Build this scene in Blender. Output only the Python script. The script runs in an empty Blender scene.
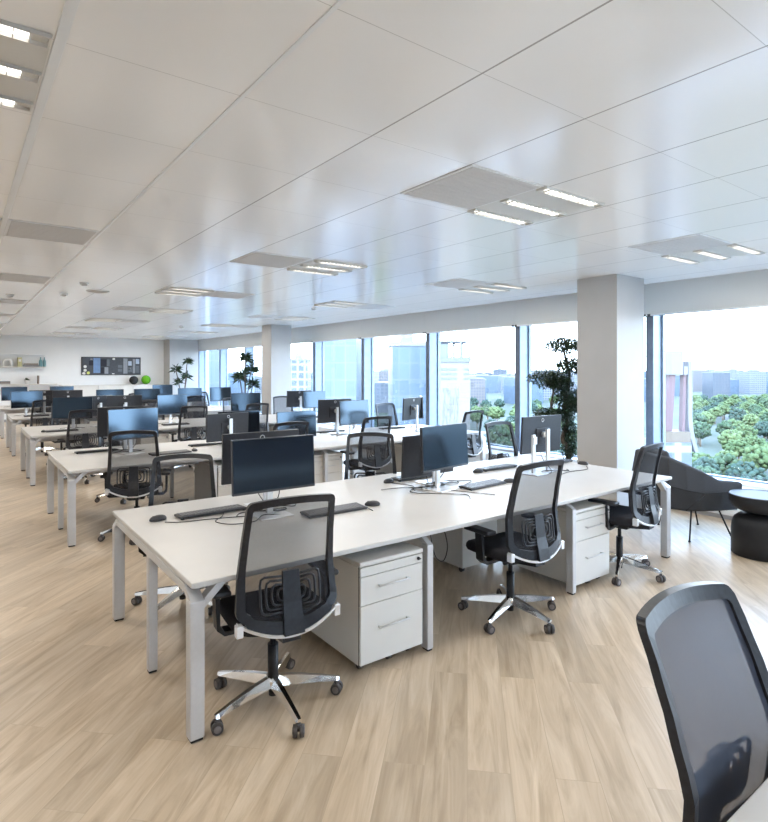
import bpy, bmesh, math, random
from mathutils import Vector, Matrix
R = random.Random(7)
PI = math.pi
rad = math.radians
C = bpy.context.scene.collection
SC = bpy.context.scene

# ------------------------------------------------------------------ materials
def mat(name, col, rough=0.5, metal=0.0, spec=0.5, emit=None, es=0.0, coat=0.0):
    m = bpy.data.materials.new(name); m.use_nodes = True
    b = m.node_tree.nodes['Principled BSDF']
    b.inputs['Base Color'].default_value = (*col, 1)
    b.inputs['Roughness'].default_value = rough
    b.inputs['Metallic'].default_value = metal
    b.inputs['Specular IOR Level'].default_value = spec
    b.inputs['Coat Weight'].default_value = coat
    if emit:
        b.inputs['Emission Color'].default_value = (*emit, 1)
        b.inputs['Emission Strength'].default_value = es
    return m
def nt(m): return m.node_tree.nodes, m.node_tree.links, m.node_tree.nodes['Principled BSDF']
def noisy(m, c2, scale=8, detail=4, lo=0.35, hi=0.65, bump=0.0, stretch=None):
    """mix a second colour in with procedural noise, optional bump"""
    n, l, b = nt(m)
    tc = n.new('ShaderNodeTexCoord'); src = tc.outputs['Object']
    if stretch:
        mp = n.new('ShaderNodeMapping'); mp.inputs['Scale'].default_value = stretch
        l.new(src, mp.inputs['Vector']); src = mp.outputs['Vector']
    t = n.new('ShaderNodeTexNoise'); t.inputs['Scale'].default_value = scale; t.inputs['Detail'].default_value = detail
    l.new(src, t.inputs['Vector'])
    r = n.new('ShaderNodeValToRGB')
    r.color_ramp.elements[0].position = lo; r.color_ramp.elements[1].position = hi
    r.color_ramp.elements[0].color = b.inputs['Base Color'].default_value[:]
    r.color_ramp.elements[1].color = (*c2, 1)
    l.new(t.outputs['Fac'], r.inputs['Fac']); l.new(r.outputs['Color'], b.inputs['Base Color'])
    if bump:
        bp = n.new('ShaderNodeBump'); bp.inputs['Strength'].default_value = bump; bp.inputs['Distance'].default_value = 0.002
        l.new(t.outputs['Fac'], bp.inputs['Height']); l.new(bp.outputs['Normal'], b.inputs['Normal'])
    return m

M = {}
M['wall'] = noisy(mat('wall_paint', (.80, .81, .82), .6), (.82, .83, .84), 3, 3, bump=.05)
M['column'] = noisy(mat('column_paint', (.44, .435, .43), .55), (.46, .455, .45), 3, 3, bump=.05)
M['desk'] = noisy(mat('desk_laminate', (.53, .518, .50), .4), (.55, .538, .52), 5, 3)
M['desk_edge'] = noisy(mat('desk_edge_band', (.60, .60, .61), .4), (.62, .62, .63), 20, 2)
M['silver'] = noisy(mat('silver_powder_coat', (.57, .57, .58), .38, .4), (.59, .59, .60), 60, 2)
M['cabinet'] = noisy(mat('cabinet_white', (.63, .615, .585), .4), (.65, .635, .60), 4, 2)
M['gap'] = noisy(mat('shadow_gap_dark', (.05, .05, .05), .7), (.07, .07, .07), 10, 2)
M['chrome'] = noisy(mat('polished_aluminium', (.85, .84, .82), .12, 1.0), (.80, .79, .78), 20, 2)
M['trim_silver'] = noisy(mat('satin_silver_trim', (.80, .82, .85), .3, .6), (.76, .78, .80), 30, 2)
M['black'] = noisy(mat('black_plastic', (.010, .0105, .013), .42, 0, .35), (.016, .017, .020), 40, 2, bump=.1)
M['frame'] = noisy(mat('chair_frame_plastic', (.011, .012, .016), .36, 0, .4), (.018, .020, .026), 60, 2, bump=.1)
M['seatfab'] = noisy(mat('black_seat_fabric', (.014, .015, .02), .9, 0, .2), (.03, .031, .038), 220, 2, bump=.4)
M['rubber'] = noisy(mat('castor_rubber', (.05, .045, .045), .6), (.08, .072, .07), 30, 2)
M['castor_hub'] = noisy(mat('castor_hub_grey', (.16, .14, .14), .45), (.2, .18, .18), 30, 2)
M['screen'] = noisy(mat('screen_glass', (.006, .007, .010), .11, 0, 1.0), (.008, .009, .012), 2, 2)
M['screen'].node_tree.nodes['Principled BSDF'].inputs['Specular Tint'].default_value = (.50, .74, 1, 1)
M['screen_back'] = noisy(mat('monitor_back_plastic', (.020, .021, .026), .32), (.026, .027, .033), 40, 2)
M['kb'] = noisy(mat('keyboard_plastic', (.022, .022, .025), .45), (.032, .032, .036), 60, 2)
M['key'] = noisy(mat('keyboard_keys', (.055, .055, .062), .4), (.07, .07, .078), 60, 2)
M['cable'] = noisy(mat('cable_black', (.02, .02, .022), .5), (.03, .03, .032), 60, 2)
M['logo'] = noisy(mat('logo_silver', (.75, .76, .78), .3, .3), (.7, .71, .73), 60, 2)
M['vent'] = noisy(mat('vent_grille_grey', (.60, .585, .575), .6), (.63, .615, .605), 120, 2)
M['mullion'] = noisy(mat('mullion_aluminium', (.24, .30, .38), .4, .3), (.27, .33, .41), 10, 2)
M['winframe_cap_shade'] = noisy(mat('window_frame_dark', (.10, .13, .18), .4, .3), (.13, .16, .21), 10, 2)
M['plinth'] = noisy(mat('plinth_white', (.72, .73, .74), .5), (.74, .75, .76), 5, 2)
M['base'] = noisy(mat('skirting_grey', (.35, .35, .36), .5), (.38, .38, .39), 5, 2)
M['pot'] = noisy(mat('plant_pot_dark', (.10, .10, .11), .5), (.13, .13, .14), 12, 2)
M['potwhite'] = noisy(mat('plant_pot_white', (.75, .75, .75), .4), (.78, .78, .78), 12, 2)
M['soil'] = noisy(mat('potting_soil', (.03, .02, .015), .95), (.06, .045, .03), 50, 4, bump=.6)
M['bark'] = noisy(mat('bark', (.07, .055, .045), .85), (.14, .11, .09), 30, 5, bump=.6)
M['leaf'] = noisy(mat('dark_leaf', (.010, .024, .012), .5), (.03, .06, .02), 14, 3)
M['armfab'] = noisy(mat('charcoal_upholstery', (.045, .048, .054), .85, 0, .25), (.065, .068, .075), 300, 2, bump=.4)
M['armdark'] = noisy(mat('charcoal_piping', (.012, .012, .014), .7), (.02, .02, .022), 60, 2)
M['tableblk'] = noisy(mat('satin_black_lacquer', (.012, .013, .016), .5, 0, .3), (.018, .019, .022), 8, 2)
M['green'] = noisy(mat('bright_green_moss', (.09, .36, .01), .9), (.16, .50, .02), 60, 4, bump=.8)
M['blackball'] = noisy(mat('black_ball_matte', (.015, .017, .022), .8), (.03, .033, .04), 60, 4, bump=.8)
M['board'] = noisy(mat('pin_board_slate', (.055, .065, .08), .6), (.07, .08, .10), 12, 3)
M['boardframe'] = noisy(mat('pin_board_frame', (.015, .015, .018), .5), (.025, .025, .03), 12, 3)
M['trunk_out'] = noisy(mat('tree_trunk', (.12, .09, .06), .9), (.18, .14, .10), 3, 3)
def colr(name, c, rough=.6, k=1.15):
    return noisy(mat(name, c, rough), tuple(min(1, x*k) for x in c), 12, 3)

def ceiling_material():
    m = mat('ceiling_metal_tile', (.80, .785, .77), .17, 0, .6)
    n, l, b = nt(m)
    tc = n.new('ShaderNodeTexCoord'); sp = n.new('ShaderNodeSeparateXYZ'); l.new(tc.outputs['Object'], sp.inputs[0])
    def mth(op, a, c=None):
        q = n.new('ShaderNodeMath'); q.operation = op
        for i, v in enumerate((a, c)):
            if v is None: continue
            if isinstance(v, (int, float)): q.inputs[i].default_value = v
            else: l.new(v, q.inputs[i])
        return q.outputs[0]
    def line(axis, off, per, w):
        f = mth('FRACT', mth('DIVIDE', mth('SUBTRACT', axis, off), per))
        d = mth('MULTIPLY', mth('SUBTRACT', .5, mth('ABSOLUTE', mth('SUBTRACT', f, .5))), per)
        return mth('LESS_THAN', d, w)
    lx = line(sp.outputs['X'], .28, .66, .0045)
    ly = line(sp.outputs['Y'], .80, .72, .0016)
    mx = n.new('ShaderNodeMix'); mx.data_type = 'RGBA'
    t = n.new('ShaderNodeTexNoise'); t.inputs['Scale'].default_value = 0.8; l.new(tc.outputs['Object'], t.inputs['Vector'])
    r = n.new('ShaderNodeValToRGB'); r.color_ramp.elements[0].color = (.93, .915, .90, 1); r.color_ramp.elements[1].color = (.95, .935, .92, 1)
    l.new(t.outputs['Fac'], r.inputs['Fac'])
    l.new(r.outputs['Color'], mx.inputs['A']); mx.inputs['B'].default_value = (.42, .40, .38, 1)
    l.new(mth('MAXIMUM', lx, mth('MULTIPLY', ly, .6)), mx.inputs['Factor']); l.new(mx.outputs['Result'], b.inputs['Base Color'])
    # every tile hangs at its own tiny angle: random tilt per tile
    cx = mth('FLOOR', mth('DIVIDE', mth('SUBTRACT', sp.outputs['X'], .28), .66))
    cy = mth('FLOOR', mth('DIVIDE', mth('SUBTRACT', sp.outputs['Y'], .80), .72))
    cb = n.new('ShaderNodeCombineXYZ'); l.new(cx, cb.inputs[0]); l.new(cy, cb.inputs[1])
    wn = n.new('ShaderNodeTexWhiteNoise'); wn.noise_dimensions = '2D'; l.new(cb.outputs[0], wn.inputs['Vector'])
    v1 = n.new('ShaderNodeVectorMath'); v1.operation = 'SUBTRACT'; l.new(wn.outputs['Color'], v1.inputs[0]); v1.inputs[1].default_value = (.5, .5, .5)
    v2 = n.new('ShaderNodeVectorMath'); v2.operation = 'MULTIPLY'; l.new(v1.outputs[0], v2.inputs[0]); v2.inputs[1].default_value = (.02, .012, 0)
    g = n.new('ShaderNodeNewGeometry')
    v3 = n.new('ShaderNodeVectorMath'); v3.operation = 'ADD'; l.new(g.outputs['Normal'], v3.inputs[0]); l.new(v2.outputs[0], v3.inputs[1])
    v4 = n.new('ShaderNodeVectorMath'); v4.operation = 'NORMALIZE'; l.new(v3.outputs[0], v4.inputs[0])
    l.new(v4.outputs[0], b.inputs['Normal'])
    return m
M['ceiling'] = ceiling_material()

def floor_material():
    m = mat('oak_vinyl_plank', (.5, .4, .3), .31, 0, .45)
    n, l, b = nt(m)
    tc = n.new('ShaderNodeTexCoord')
    mp = n.new('ShaderNodeMapping'); mp.inputs['Rotation'].default_value = (0, 0, rad(-45)); l.new(tc.outputs['Object'], mp.inputs['Vector'])
    br = n.new('ShaderNodeTexBrick'); br.offset = .37; br.inputs['Scale'].default_value = 1
    br.inputs['Brick Width'].default_value = 1.22; br.inputs['Row Height'].default_value = .18
    br.inputs['Mortar Size'].default_value = .0012; br.inputs['Mortar Smooth'].default_value = .2
    br.inputs['Color1'].default_value = (0, 0, 0, 1); br.inputs['Color2'].default_value = (1, 1, 1, 1); br.inputs['Mortar'].default_value = (.5, .5, .5, 1)
    l.new(mp.outputs[0], br.inputs['Vector'])
    # grain stretched along the plank, shifted per plank
    ad = n.new('ShaderNodeVectorMath'); ad.operation = 'MULTIPLY_ADD'
    l.new(br.outputs['Color'], ad.inputs[0]); ad.inputs[1].default_value = (13, 7, 3); l.new(mp.outputs[0], ad.inputs[2])
    m2 = n.new('ShaderNodeMapping'); m2.inputs['Scale'].default_value = (.8, 6.5, 1); l.new(ad.outputs[0], m2.inputs['Vector'])
    g1 = n.new('ShaderNodeTexNoise'); g1.inputs['Scale'].default_value = 1.6; g1.inputs['Detail'].default_value = 6; g1.inputs['Roughness'].default_value = .6; g1.inputs['Distortion'].default_value = 1.2
    l.new(m2.outputs[0], g1.inputs['Vector'])
    m3 = n.new('ShaderNodeMapping'); m3.inputs['Scale'].default_value = (2.5, 60, 1); l.new(ad.outputs[0], m3.inputs['Vector'])
    g2 = n.new('ShaderNodeTexNoise'); g2.inputs['Scale'].default_value = 1.5; g2.inputs['Detail'].default_value = 3; l.new(m3.outputs[0], g2.inputs['Vector'])
    r1 = n.new('ShaderNodeValToRGB'); e = r1.color_ramp.elements
    e[0].position = .30; e[0].color = (.37, .285, .195, 1); e[1].position = .72; e[1].color = (.61, .51, .39, 1)
    x = e.new(.5); x.color = (.50, .40, .29, 1)
    l.new(g1.outputs['Fac'], r1.inputs['Fac'])
    mx = n.new('ShaderNodeMix'); mx.data_type = 'RGBA'; mx.blend_type = 'MULTIPLY'; mx.inputs['Factor'].default_value = .2
    r2 = n.new('ShaderNodeValToRGB'); r2.color_ramp.elements[0].position = .3; r2.color_ramp.elements[0].color = (.72, .70, .68, 1); r2.color_ramp.elements[1].position = .65; r2.color_ramp.elements[1].color = (1, 1, 1, 1)
    l.new(g2.outputs['Fac'], r2.inputs['Fac']); l.new(r1.outputs['Color'], mx.inputs['A']); l.new(r2.outputs['Color'], mx.inputs['B'])
    # per plank tone
    hs = n.new('ShaderNodeHueSaturation'); mr = n.new('ShaderNodeMapRange'); mr.inputs['To Min'].default_value = .90; mr.inputs['To Max'].default_value = 1.10
    l.new(br.outputs['Color'], mr.inputs['Value']); l.new(mr.outputs[0], hs.inputs['Value']); l.new(mx.outputs['Result'], hs.inputs['Color'])
    m4 = n.new('ShaderNodeMix'); m4.data_type = 'RGBA'; l.new(br.outputs['Fac'], m4.inputs['Factor'])
    l.new(hs.outputs['Color'], m4.inputs['A']); m4.inputs['B'].default_value = (.40, .32, .23, 1)
    l.new(m4.outputs['Result'], b.inputs['Base Color'])
    bp = n.new('ShaderNodeBump'); bp.inputs['Strength'].default_value = .12; bp.inputs['Distance'].default_value = .002
    l.new(g2.outputs['Fac'], bp.inputs['Height']); l.new(bp.outputs[0], b.inputs['Normal'])
    return m
M['floor'] = floor_material()

def see_through(name, col, fac, rough=.7):
    """woven mesh: a mix of transparent holes and threads"""
    m = bpy.data.materials.new(name); m.use_nodes = True
    n = m.node_tree.nodes; l = m.node_tree.links; b = n['Principled BSDF']; o = n['Material Output']
    b.inputs['Base Color'].default_value = (*col, 1); b.inputs['Roughness'].default_value = rough; b.inputs['Specular IOR Level'].default_value = .3
    t = n.new('ShaderNodeBsdfTransparent'); x = n.new('ShaderNodeMixShader')
    tc = n.new('ShaderNodeTexCoord'); nz = n.new('ShaderNodeTexNoise'); nz.inputs['Scale'].default_value = 90; l.new(tc.outputs['Object'], nz.inputs['Vector'])
    mr = n.new('ShaderNodeMapRange'); mr.inputs['To Min'].default_value = fac-.02; mr.inputs['To Max'].default_value = fac+.02
    l.new(nz.outputs['Fac'], mr.inputs['Value']); l.new(mr.outputs[0], x.inputs[0])
    l.new(t.outputs[0], x.inputs[1]); l.new(b.outputs[0], x.inputs[2]); l.new(x.outputs[0], o.inputs['Surface'])
    return m
M['mesh'] = see_through('black_mesh_weave', (.022, .024, .032), .60)
M['mesh_near'] = see_through('black_mesh_weave_dense', (.035, .042, .062), .84)
def glass_mat():
    m = bpy.data.materials.new('window_glass'); m.use_nodes = True
    n = m.node_tree.nodes; l = m.node_tree.links; n.remove(n['Principled BSDF']); o = n['Material Output']
    t = n.new('ShaderNodeBsdfTransparent'); t.inputs[0].default_value = (.95, .975, .99, 1)
    g = n.new('ShaderNodeBsdfGlossy'); g.inputs['Roughness'].default_value = .02
    x = n.new('ShaderNodeMixShader'); x.inputs[0].default_value = .04
    l.new(t.outputs[0], x.inputs[1]); l.new(g.outputs[0], x.inputs[2]); l.new(x.outputs[0], o.inputs['Surface'])
    return m
M['glass'] = glass_mat()
def blind_mat():
    m = bpy.data.materials.new('roller_blind_fabric'); m.use_nodes = True
    n, l, b = nt(m); b.inputs['Base Color'].default_value = (.62, .63, .62, 1); b.inputs['Roughness'].default_value = .8
    o = n['Material Output']; t = n.new('ShaderNodeBsdfTranslucent'); t.inputs[0].default_value = (.75, .76, .75, 1)
    w = n.new('ShaderNodeTexWave'); w.inputs['Scale'].default_value = 120; tc = n.new('ShaderNodeTexCoord'); l.new(tc.outputs['Object'], w.inputs['Vector'])
    bp = n.new('ShaderNodeBump'); bp.inputs['Strength'].default_value = .05; l.new(w.outputs['Fac'], bp.inputs['Height']); l.new(bp.outputs[0], b.inputs['Normal'])
    x = n.new('ShaderNodeMixShader'); x.inputs[0].default_value = .10
    l.new(b.outputs[0], x.inputs[1]); l.new(t.outputs[0], x.inputs[2]); l.new(x.outputs[0], o.inputs['Surface'])
    return m
M['blind'] = blind_mat()
def tube_mat():
    m = mat('lamp_tube_glow', (.9, .9, .9), .4, emit=(1, .95, .88), es=2.6)
    return m
M['tube'] = tube_mat()
def facade(name, c1, c2, sx, sz, mort):
    """window grid in object space"""
    m = mat(name, c1, .5); n, l, b = nt(m)
    tc = n.new('ShaderNodeTexCoord'); sp = n.new('ShaderNodeSeparateXYZ'); l.new(tc.outputs['Object'], sp.inputs[0])
    ad = n.new('ShaderNodeMath'); ad.operation = 'ADD'; l.new(sp.outputs['X'], ad.inputs[0]); l.new(sp.outputs['Y'], ad.inputs[1])
    cb = n.new('ShaderNodeCombineXYZ'); l.new(ad.outputs[0], cb.inputs[0]); l.new(sp.outputs['Z'], cb.inputs[1])
    br = n.new('ShaderNodeTexBrick'); br.offset = 0; br.inputs['Scale'].default_value = 1
    br.inputs['Brick Width'].default_value = sx; br.inputs['Row Height'].default_value = sz; br.inputs['Mortar Size'].default_value = mort
    br.inputs['Color1'].default_value = (*c2, 1); br.inputs['Color2'].default_value = (*[v*1.35 for v in c2], 1); br.inputs['Mortar'].default_value = (*c1, 1)
    l.new(cb.outputs[0], br.inputs['Vector']); l.new(br.outputs['Color'], b.inputs['Base Color'])
    return m

# ------------------------------------------------------------------ mesh builder
class MB:
    def __init__(s): s.bm = bmesh.new()
    def box(s, x0, x1, y0, y1, z0, z1, bev=0, seg=2, mi=0, T=None):
        t = bmesh.new() if (bev or T is not None) else s.bm
        vs = [t.verts.new((x, y, z)) for x in (x0, x1) for y in (y0, y1) for z in (z0, z1)]
        fs = []
        for q in ((0, 1, 3, 2), (4, 6, 7, 5), (0, 4, 5, 1), (2, 3, 7, 6), (0, 2, 6, 4), (1, 5, 7, 3)):
            f = t.faces.new([vs[i] for i in q]); f.material_index = mi; fs.append(f)
        if t is not s.bm:
            if bev: bmesh.ops.bevel(t, geom=t.edges[:]+t.verts[:], offset=bev, segments=seg, affect='EDGES', profile=.5)
            for f in t.faces: f.material_index = mi
            if T is not None: bmesh.ops.transform(t, matrix=T, verts=t.verts)
            s.merge(t)
        return s
    def merge(s, t):
        mp = {v: s.bm.verts.new(v.co) for v in t.verts}
        for f in t.faces:
            try:
                g = s.bm.faces.new([mp[v] for v in f.verts]); g.material_index = f.material_index; g.smooth = f.smooth
            except ValueError: pass
        t.free()
    def cyl(s, p0, p1, r0, r1=None, n=16, caps=True, mi=0):
        r1 = r0 if r1 is None else r1
        return s.tube([p0, p1], [r0, r1], n, caps, mi)
    def tube(s, pts, rs, n=8, caps=True, mi=0):
        pts = [Vector(p) for p in pts]
        if isinstance(rs, (int, float)): rs = [rs]*len(pts)
        rings = []; prev = None
        for i, p in enumerate(pts):
            a = pts[max(0, i-1)]; b = pts[min(len(pts)-1, i+1)]
            d = (b-a).normalized()
            if prev is None: u = d.orthogonal().normalized()
            else:
                u = prev - d*prev.dot(d)
                u = d.orthogonal().normalized() if u.length < 1e-5 else u.normalized()
            prev = u; w = d.cross(u)
            rings.append([s.bm.verts.new(p + (u*math.cos(2*PI*k/n)+w*math.sin(2*PI*k/n))*rs[i]) for k in range(n)])
        for i in range(len(rings)-1):
            for k in range(n):
                f = s.bm.faces.new((rings[i][k], rings[i][(k+1) % n], rings[i+1][(k+1) % n], rings[i+1][k])); f.smooth = True; f.material_index = mi
        if caps:
            f = s.bm.faces.new(rings[0][::-1]); f.material_index = mi
            f = s.bm.faces.new(rings[-1]); f.material_index = mi
        return s
    def lathe(s, prof, n=32, c=(0, 0), mi=0):
        rings = [[s.bm.verts.new((c[0]+r*math.cos(2*PI*k/n), c[1]+r*math.sin(2*PI*k/n), z)) for k in range(n)] for r, z in prof]
        for i in range(len(rings)-1):
            for k in range(n):
                f = s.bm.faces.new((rings[i][k], rings[i][(k+1) % n], rings[i+1][(k+1) % n], rings[i+1][k])); f.smooth = True; f.material_index = mi
        s.bm.faces.new(rings[0][::-1]).material_index = mi; s.bm.faces.new(rings[-1]).material_index = mi
        return s
    def prism(s, poly, a0, a1, axis='y', mi=0):
        """poly of 2-D points, extruded along an axis"""
        def P(p, a):
            return {'y': (p[0], a, p[1]), 'x': (a, p[0], p[1]), 'z': (p[0], p[1], a)}[axis]
        v0 = [s.bm.verts.new(P(p, a0)) for p in poly]; v1 = [s.bm.verts.new(P(p, a1)) for p in poly]
        n = len(poly)
        s.bm.faces.new(v0).material_index = mi; s.bm.faces.new(v1[::-1]).material_index = mi
        for i in range(n): s.bm.faces.new((v0[i], v0[(i+1) % n], v1[(i+1) % n], v1[i])).material_index = mi
        return s
    def ball(s, c, r, sub=2, sc=(1, 1, 1), mi=0, jit=0):
        t = bmesh.new(); bmesh.ops.create_icosphere(t, subdivisions=sub, radius=r)
        for v in t.verts:
            k = 1+R.uniform(-jit, jit)
            v.co = Vector((v.co.x*sc[0]*k+c[0], v.co.y*sc[1]*k+c[1], v.co.z*sc[2]*k+c[2]))
        for f in t.faces: f.smooth = True; f.material_index = mi
        s.merge(t); return s
    def loft(s, rings, closed=True, caps=True, mi=0, smooth=True):
        rr = [[s.bm.verts.new(p) for p in r] for r in rings]; n = len(rr[0])
        for i in range(len(rr)-1):
            for k in range(n if closed else n-1):
                f = s.bm.faces.new((rr[i][k], rr[i][(k+1) % n], rr[i+1][(k+1) % n], rr[i+1][k])); f.smooth = smooth; f.material_index = mi
        if caps and closed:
            s.bm.faces.new(rr[0][::-1]).material_index = mi; s.bm.faces.new(rr[-1]).material_index = mi
        return s
    def mesh(s, name, mats):
        bmesh.ops.recalc_face_normals(s.bm, faces=s.bm.faces[:])
        me = bpy.data.meshes.new(name); s.bm.to_mesh(me); s.bm.free()
        for m in (mats if isinstance(mats, (list, tuple)) else [mats]): me.materials.append(m)
        return me
    def build(s, name, mats, parent=None, loc=None, rot=None, **kw):
        o = bpy.data.objects.new(name, s.mesh(name, mats)); C.objects.link(o)
        if parent: o.parent = parent
        if loc: o.location = loc
        if rot: o.rotation_euler = rot
        if kw: tag(o, **kw)
        return o
def tag(o, label=None, cat=None, group=None, kind=None):
    if label: o['label'] = label
    if cat: o['category'] = cat
    if group: o['group'] = group
    if kind: o['kind'] = kind
    return o
def thing(name, loc=(0, 0, 0), rz=0, **kw):
    o = bpy.data.objects.new(name, None); C.objects.link(o); o.empty_display_size = .1
    o.location = loc; o.rotation_euler = (0, 0, rz); return tag(o, **kw)
KIDS = {}
def kids(o):
    return [c for c in C.objects if c.parent == o]
def dup(root, loc, rz, label=None, group=None):
    if root.name not in KIDS: KIDS[root.name] = [(c, kids(c)) for c in kids(root)]
    r = root.copy(); C.objects.link(r); r.location = loc; r.rotation_euler = (0, 0, rz)
    if label: r['label'] = label
    if group: r['group'] = group
    for ch, gg in KIDS[root.name]:
        c = ch.copy(); C.objects.link(c); c.parent = r
        for g in gg:
            d = g.copy(); C.objects.link(d); d.parent = c
    return r
def struct(name, mb, mats): return mb.build(name, mats, kind='structure')
USED = set()
def place(proto, loc, rz, label, group=None):
    """first use moves the prototype itself, then copies"""
    if proto.name not in USED:
        USED.add(proto.name)
        KIDS.setdefault(proto.name, [(c, kids(c)) for c in kids(proto)])
        proto.location = loc; proto.rotation_euler = (0, 0, rz); proto['label'] = label
        if group: proto['group'] = group
        return proto
    return dup(proto, loc, rz, label, group)

# ------------------------------------------------------------------ setting
H = 2.82; XW = 7.35; YB = -4.0; YF = 22.2; XL = -3.5
struct('floor', MB().box(XL, 7.9, YB, YF, -.12, 0), M['floor'])
struct('ceiling', MB().box(XL-.3, 7.9, YB-.3, YF+.3, H, H+.25), M['ceiling'])
struct('wall_left', MB().box(XL-.2, XL, YB-.2, YF+.2, 0, H), M['wall'])
struct('wall_far', MB().box(XL, 7.9, YF, YF+.2, 0, H), M['wall'])
# unseen back wall, darkened, with a window strip added for reflections in the screens
wb = MB().box(XL, .9, YB-.2, YB, 0, H).box(3.4, 7.9, YB-.2, YB, 0, H).box(.9, 3.4, YB-.2, YB, 2.5, H).box(.9, 3.4, YB-.2, YB, 0, .1)
struct('wall_back', wb, noisy(mat('wall_back_charcoal', (.10, .10, .11), .8), (.12, .12, .13), 6, 3))
w0 = MB(); 
for x in (.9, 1.7, 2.5, 3.34): w0.box(x, x+.06, YB-.15, YB-.05, .1, 2.5)
w0.box(.96, 3.34, YB-.15, YB-.05, .1, .16).box(.96, 3.34, YB-.15, YB-.05, 2.44, 2.5)
wo = struct('window_20', w0, M['winframe_cap_shade'])
MB().box(.96, 3.34, YB-.105, YB-.095, .16, 2.44).build('glass_pane', M['glass'], wo)
# window wall
struct('wall_right', MB().box(XW, 7.9, YB, YF, 0, .30).box(7.42, 7.9, YB, YF, 2.55, H), M['wall'])
struct('trim_1', MB().box(6.95, XW, YB, 3.72, .05, .33, .006).box(6.95, XW, 4.30, 12.97, .05, .33, .006).box(6.95, XW, 13.56, YF, .05, .33, .006), M['plinth'])
struct('baseboard_right', MB().box(6.97, XW, YB, 3.72, 0, .05).box(6.97, XW, 4.30, 12.97, 0, .05).box(6.97, XW, 13.56, YF, 0, .05), M['base'])
struct('trim_4', MB().box(7.34, 7.62, YB, YF, .30, .36, .005), M['plinth'])
mull = [-2.75, -.55, 1.68, 3.91, 6.14, 8.37, 10.6, 12.8, 15.0, 17.2, 19.4, 21.6]
ends = [YB] + mull + [YF]
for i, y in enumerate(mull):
    struct('trim_%d' % (10+i), MB().box(7.352, 7.60, y+.004, y+.096, .36, 2.55).box(7.335, 7.352, y, y+.10, .36, 2.55, .002, mi=1), [M['mullion'], M['winframe_cap_shade']])  # dark room-side cap: the mullion's backlit shade put into its colour
for i in range(len(ends)-1):
    a = ends[i] + (.10 if i else 0); b = ends[i+1]
    if b-a < .1: continue
    fr = MB()
    fr.box(7.55, 7.61, a, a+.022, .36, 2.55).box(7.55, 7.61, b-.022, b, .36, 2.55)
    fr.box(7.55, 7.61, a+.022, b-.022, .36, .38).box(7.55, 7.61, a+.022, b-.022, 2.5, 2.55)
    o = struct('window_%d' % (i+1), fr, M['mullion'])
    MB().box(7.572, 7.584, a+.022, b-.022, .38, 2.5).build('glass_pane', M['glass'], o)
# roller blinds in front of the window heads
bl_lab = ['over the window nearest the back wall', 'second from the back wall', 'third from the back wall, out of the bright corner',
          'over the widest bright window by the armchair', 'beside the near column, over the bonsai tree', 'over the window showing the white tower',
          'over the window left of the white tower', 'over the blue glass tower', 'just right of the far column',
          'behind the far column', 'over the second window left of the far column', 'over the last full window before the end wall', 'in the corner at the end wall']
for i in range(len(ends)-1):
    a = ends[i]+(.05 if i else 0); b = ends[i+1]+.05
    if i == len(ends)-2: b = YF
    if b-a < .1: continue
    t = thing('roller_blind', (7.28, (a+b)/2, 2.42), 0, label='pale grey roller blind ' + bl_lab[i], cat='blind', group='roller blinds along the window wall')
    h = (b-a)/2-.0015
    MB().box(-.012, .0, -h, h, 0, .40).build('blind_fabric', M['blind'], t)
    MB().box(-.02, .008, -h, h, -.022, .0, .003).build('bottom_bar', M['trim_silver'], t)
    for s in (-1, 1): MB().box(-.024, .012, s*(h-.03)-.02, s*(h-.03)+.02, -.03, .004, .003).build('end_bracket', M['gap'], t)
# columns
for i, (x0, x1, y0, y1) in enumerate([(6.2, 6.80, 3.74, 4.28), (6.2, 6.75, 12.99, 13.54), (6.2, 7.26, YF-.75, YF)]):
    struct('trim_%d' % (2 if i == 0 else 2+i if i == 1 else 5), MB().box(x0, x1, y0, y1, 0, H, .004), M['column'])
# baseboard
struct('baseboard_far', MB().box(XL, 6.2, YF-.015, YF, 0, .08), M['base'])
# two heavier runner rails of the suspended ceiling
struct('trim_6', MB().box(.262, .298, YB, YF, H-.006, H, .002), M['wall'])
struct('trim_7', MB().box(.930, .948, YB, YF, H-.004, H, .001), M['wall'])

# ------------------------------------------------------------------ ceiling fixtures
def make_light():
    t = thing('ceiling_light', cat='ceiling light')
    MB().box(-.315, .315, -.33, .33, -.006, -.001).build('panel', M['cabinet'], t)
    for y in (-.30, 0, .30):
        h = MB().box(-.31, .31, y-.040, y-.034, -.020, -.005).box(-.31, .31, y+.034, y+.040, -.020, -.005).box(-.31, -.305, y-.034, y+.034, -.020, -.005).box(.305, .31, y-.034, y+.034, -.020, -.005)
        for k in range(12): h.box(-.252+k*.0455, -.249+k*.0455, y-.034, y+.034, -.020, -.010)
        h = h.build('louvre_trough', M['cabinet'], t)
        MB().box(-.25, .25, y-.028, y+.028, -.0095, -.0065, .001).build('light_tube', M['tube'], h)
    return t
def make_vent():
    t = thing('ceiling_vent', cat='air vent')
    MB().box(-.31, .31, -.32, .32, -.006, -.001, .001).build('vent_frame', M['wall'], t)
    g = MB().box(-.29, .29, -.305, .305, -.009, -.0055)
    for k in range(12):
        y = -.28+k*.0509; g.box(-.28, .28, y-.012, y+.012, -.0105, -.009)
    g.build('grille', M['vent'], t)
    return t
lp = make_light(); vp = make_vent()
rows = [-.64, 2.54, 5.42, 8.30, 11.18, 14.06, 16.94, 19.82]
rown = ['behind the camera', 'nearest the camera', 'in the second row from the camera', 'in the third row from the camera', 'in the fourth row from the camera',
        'in the fifth row from the camera', 'in the sixth row from the camera', 'in the farthest row']
coln = ['in the leftmost column', 'in the middle column', 'in the window-side column']
LIGHTS = []
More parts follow.
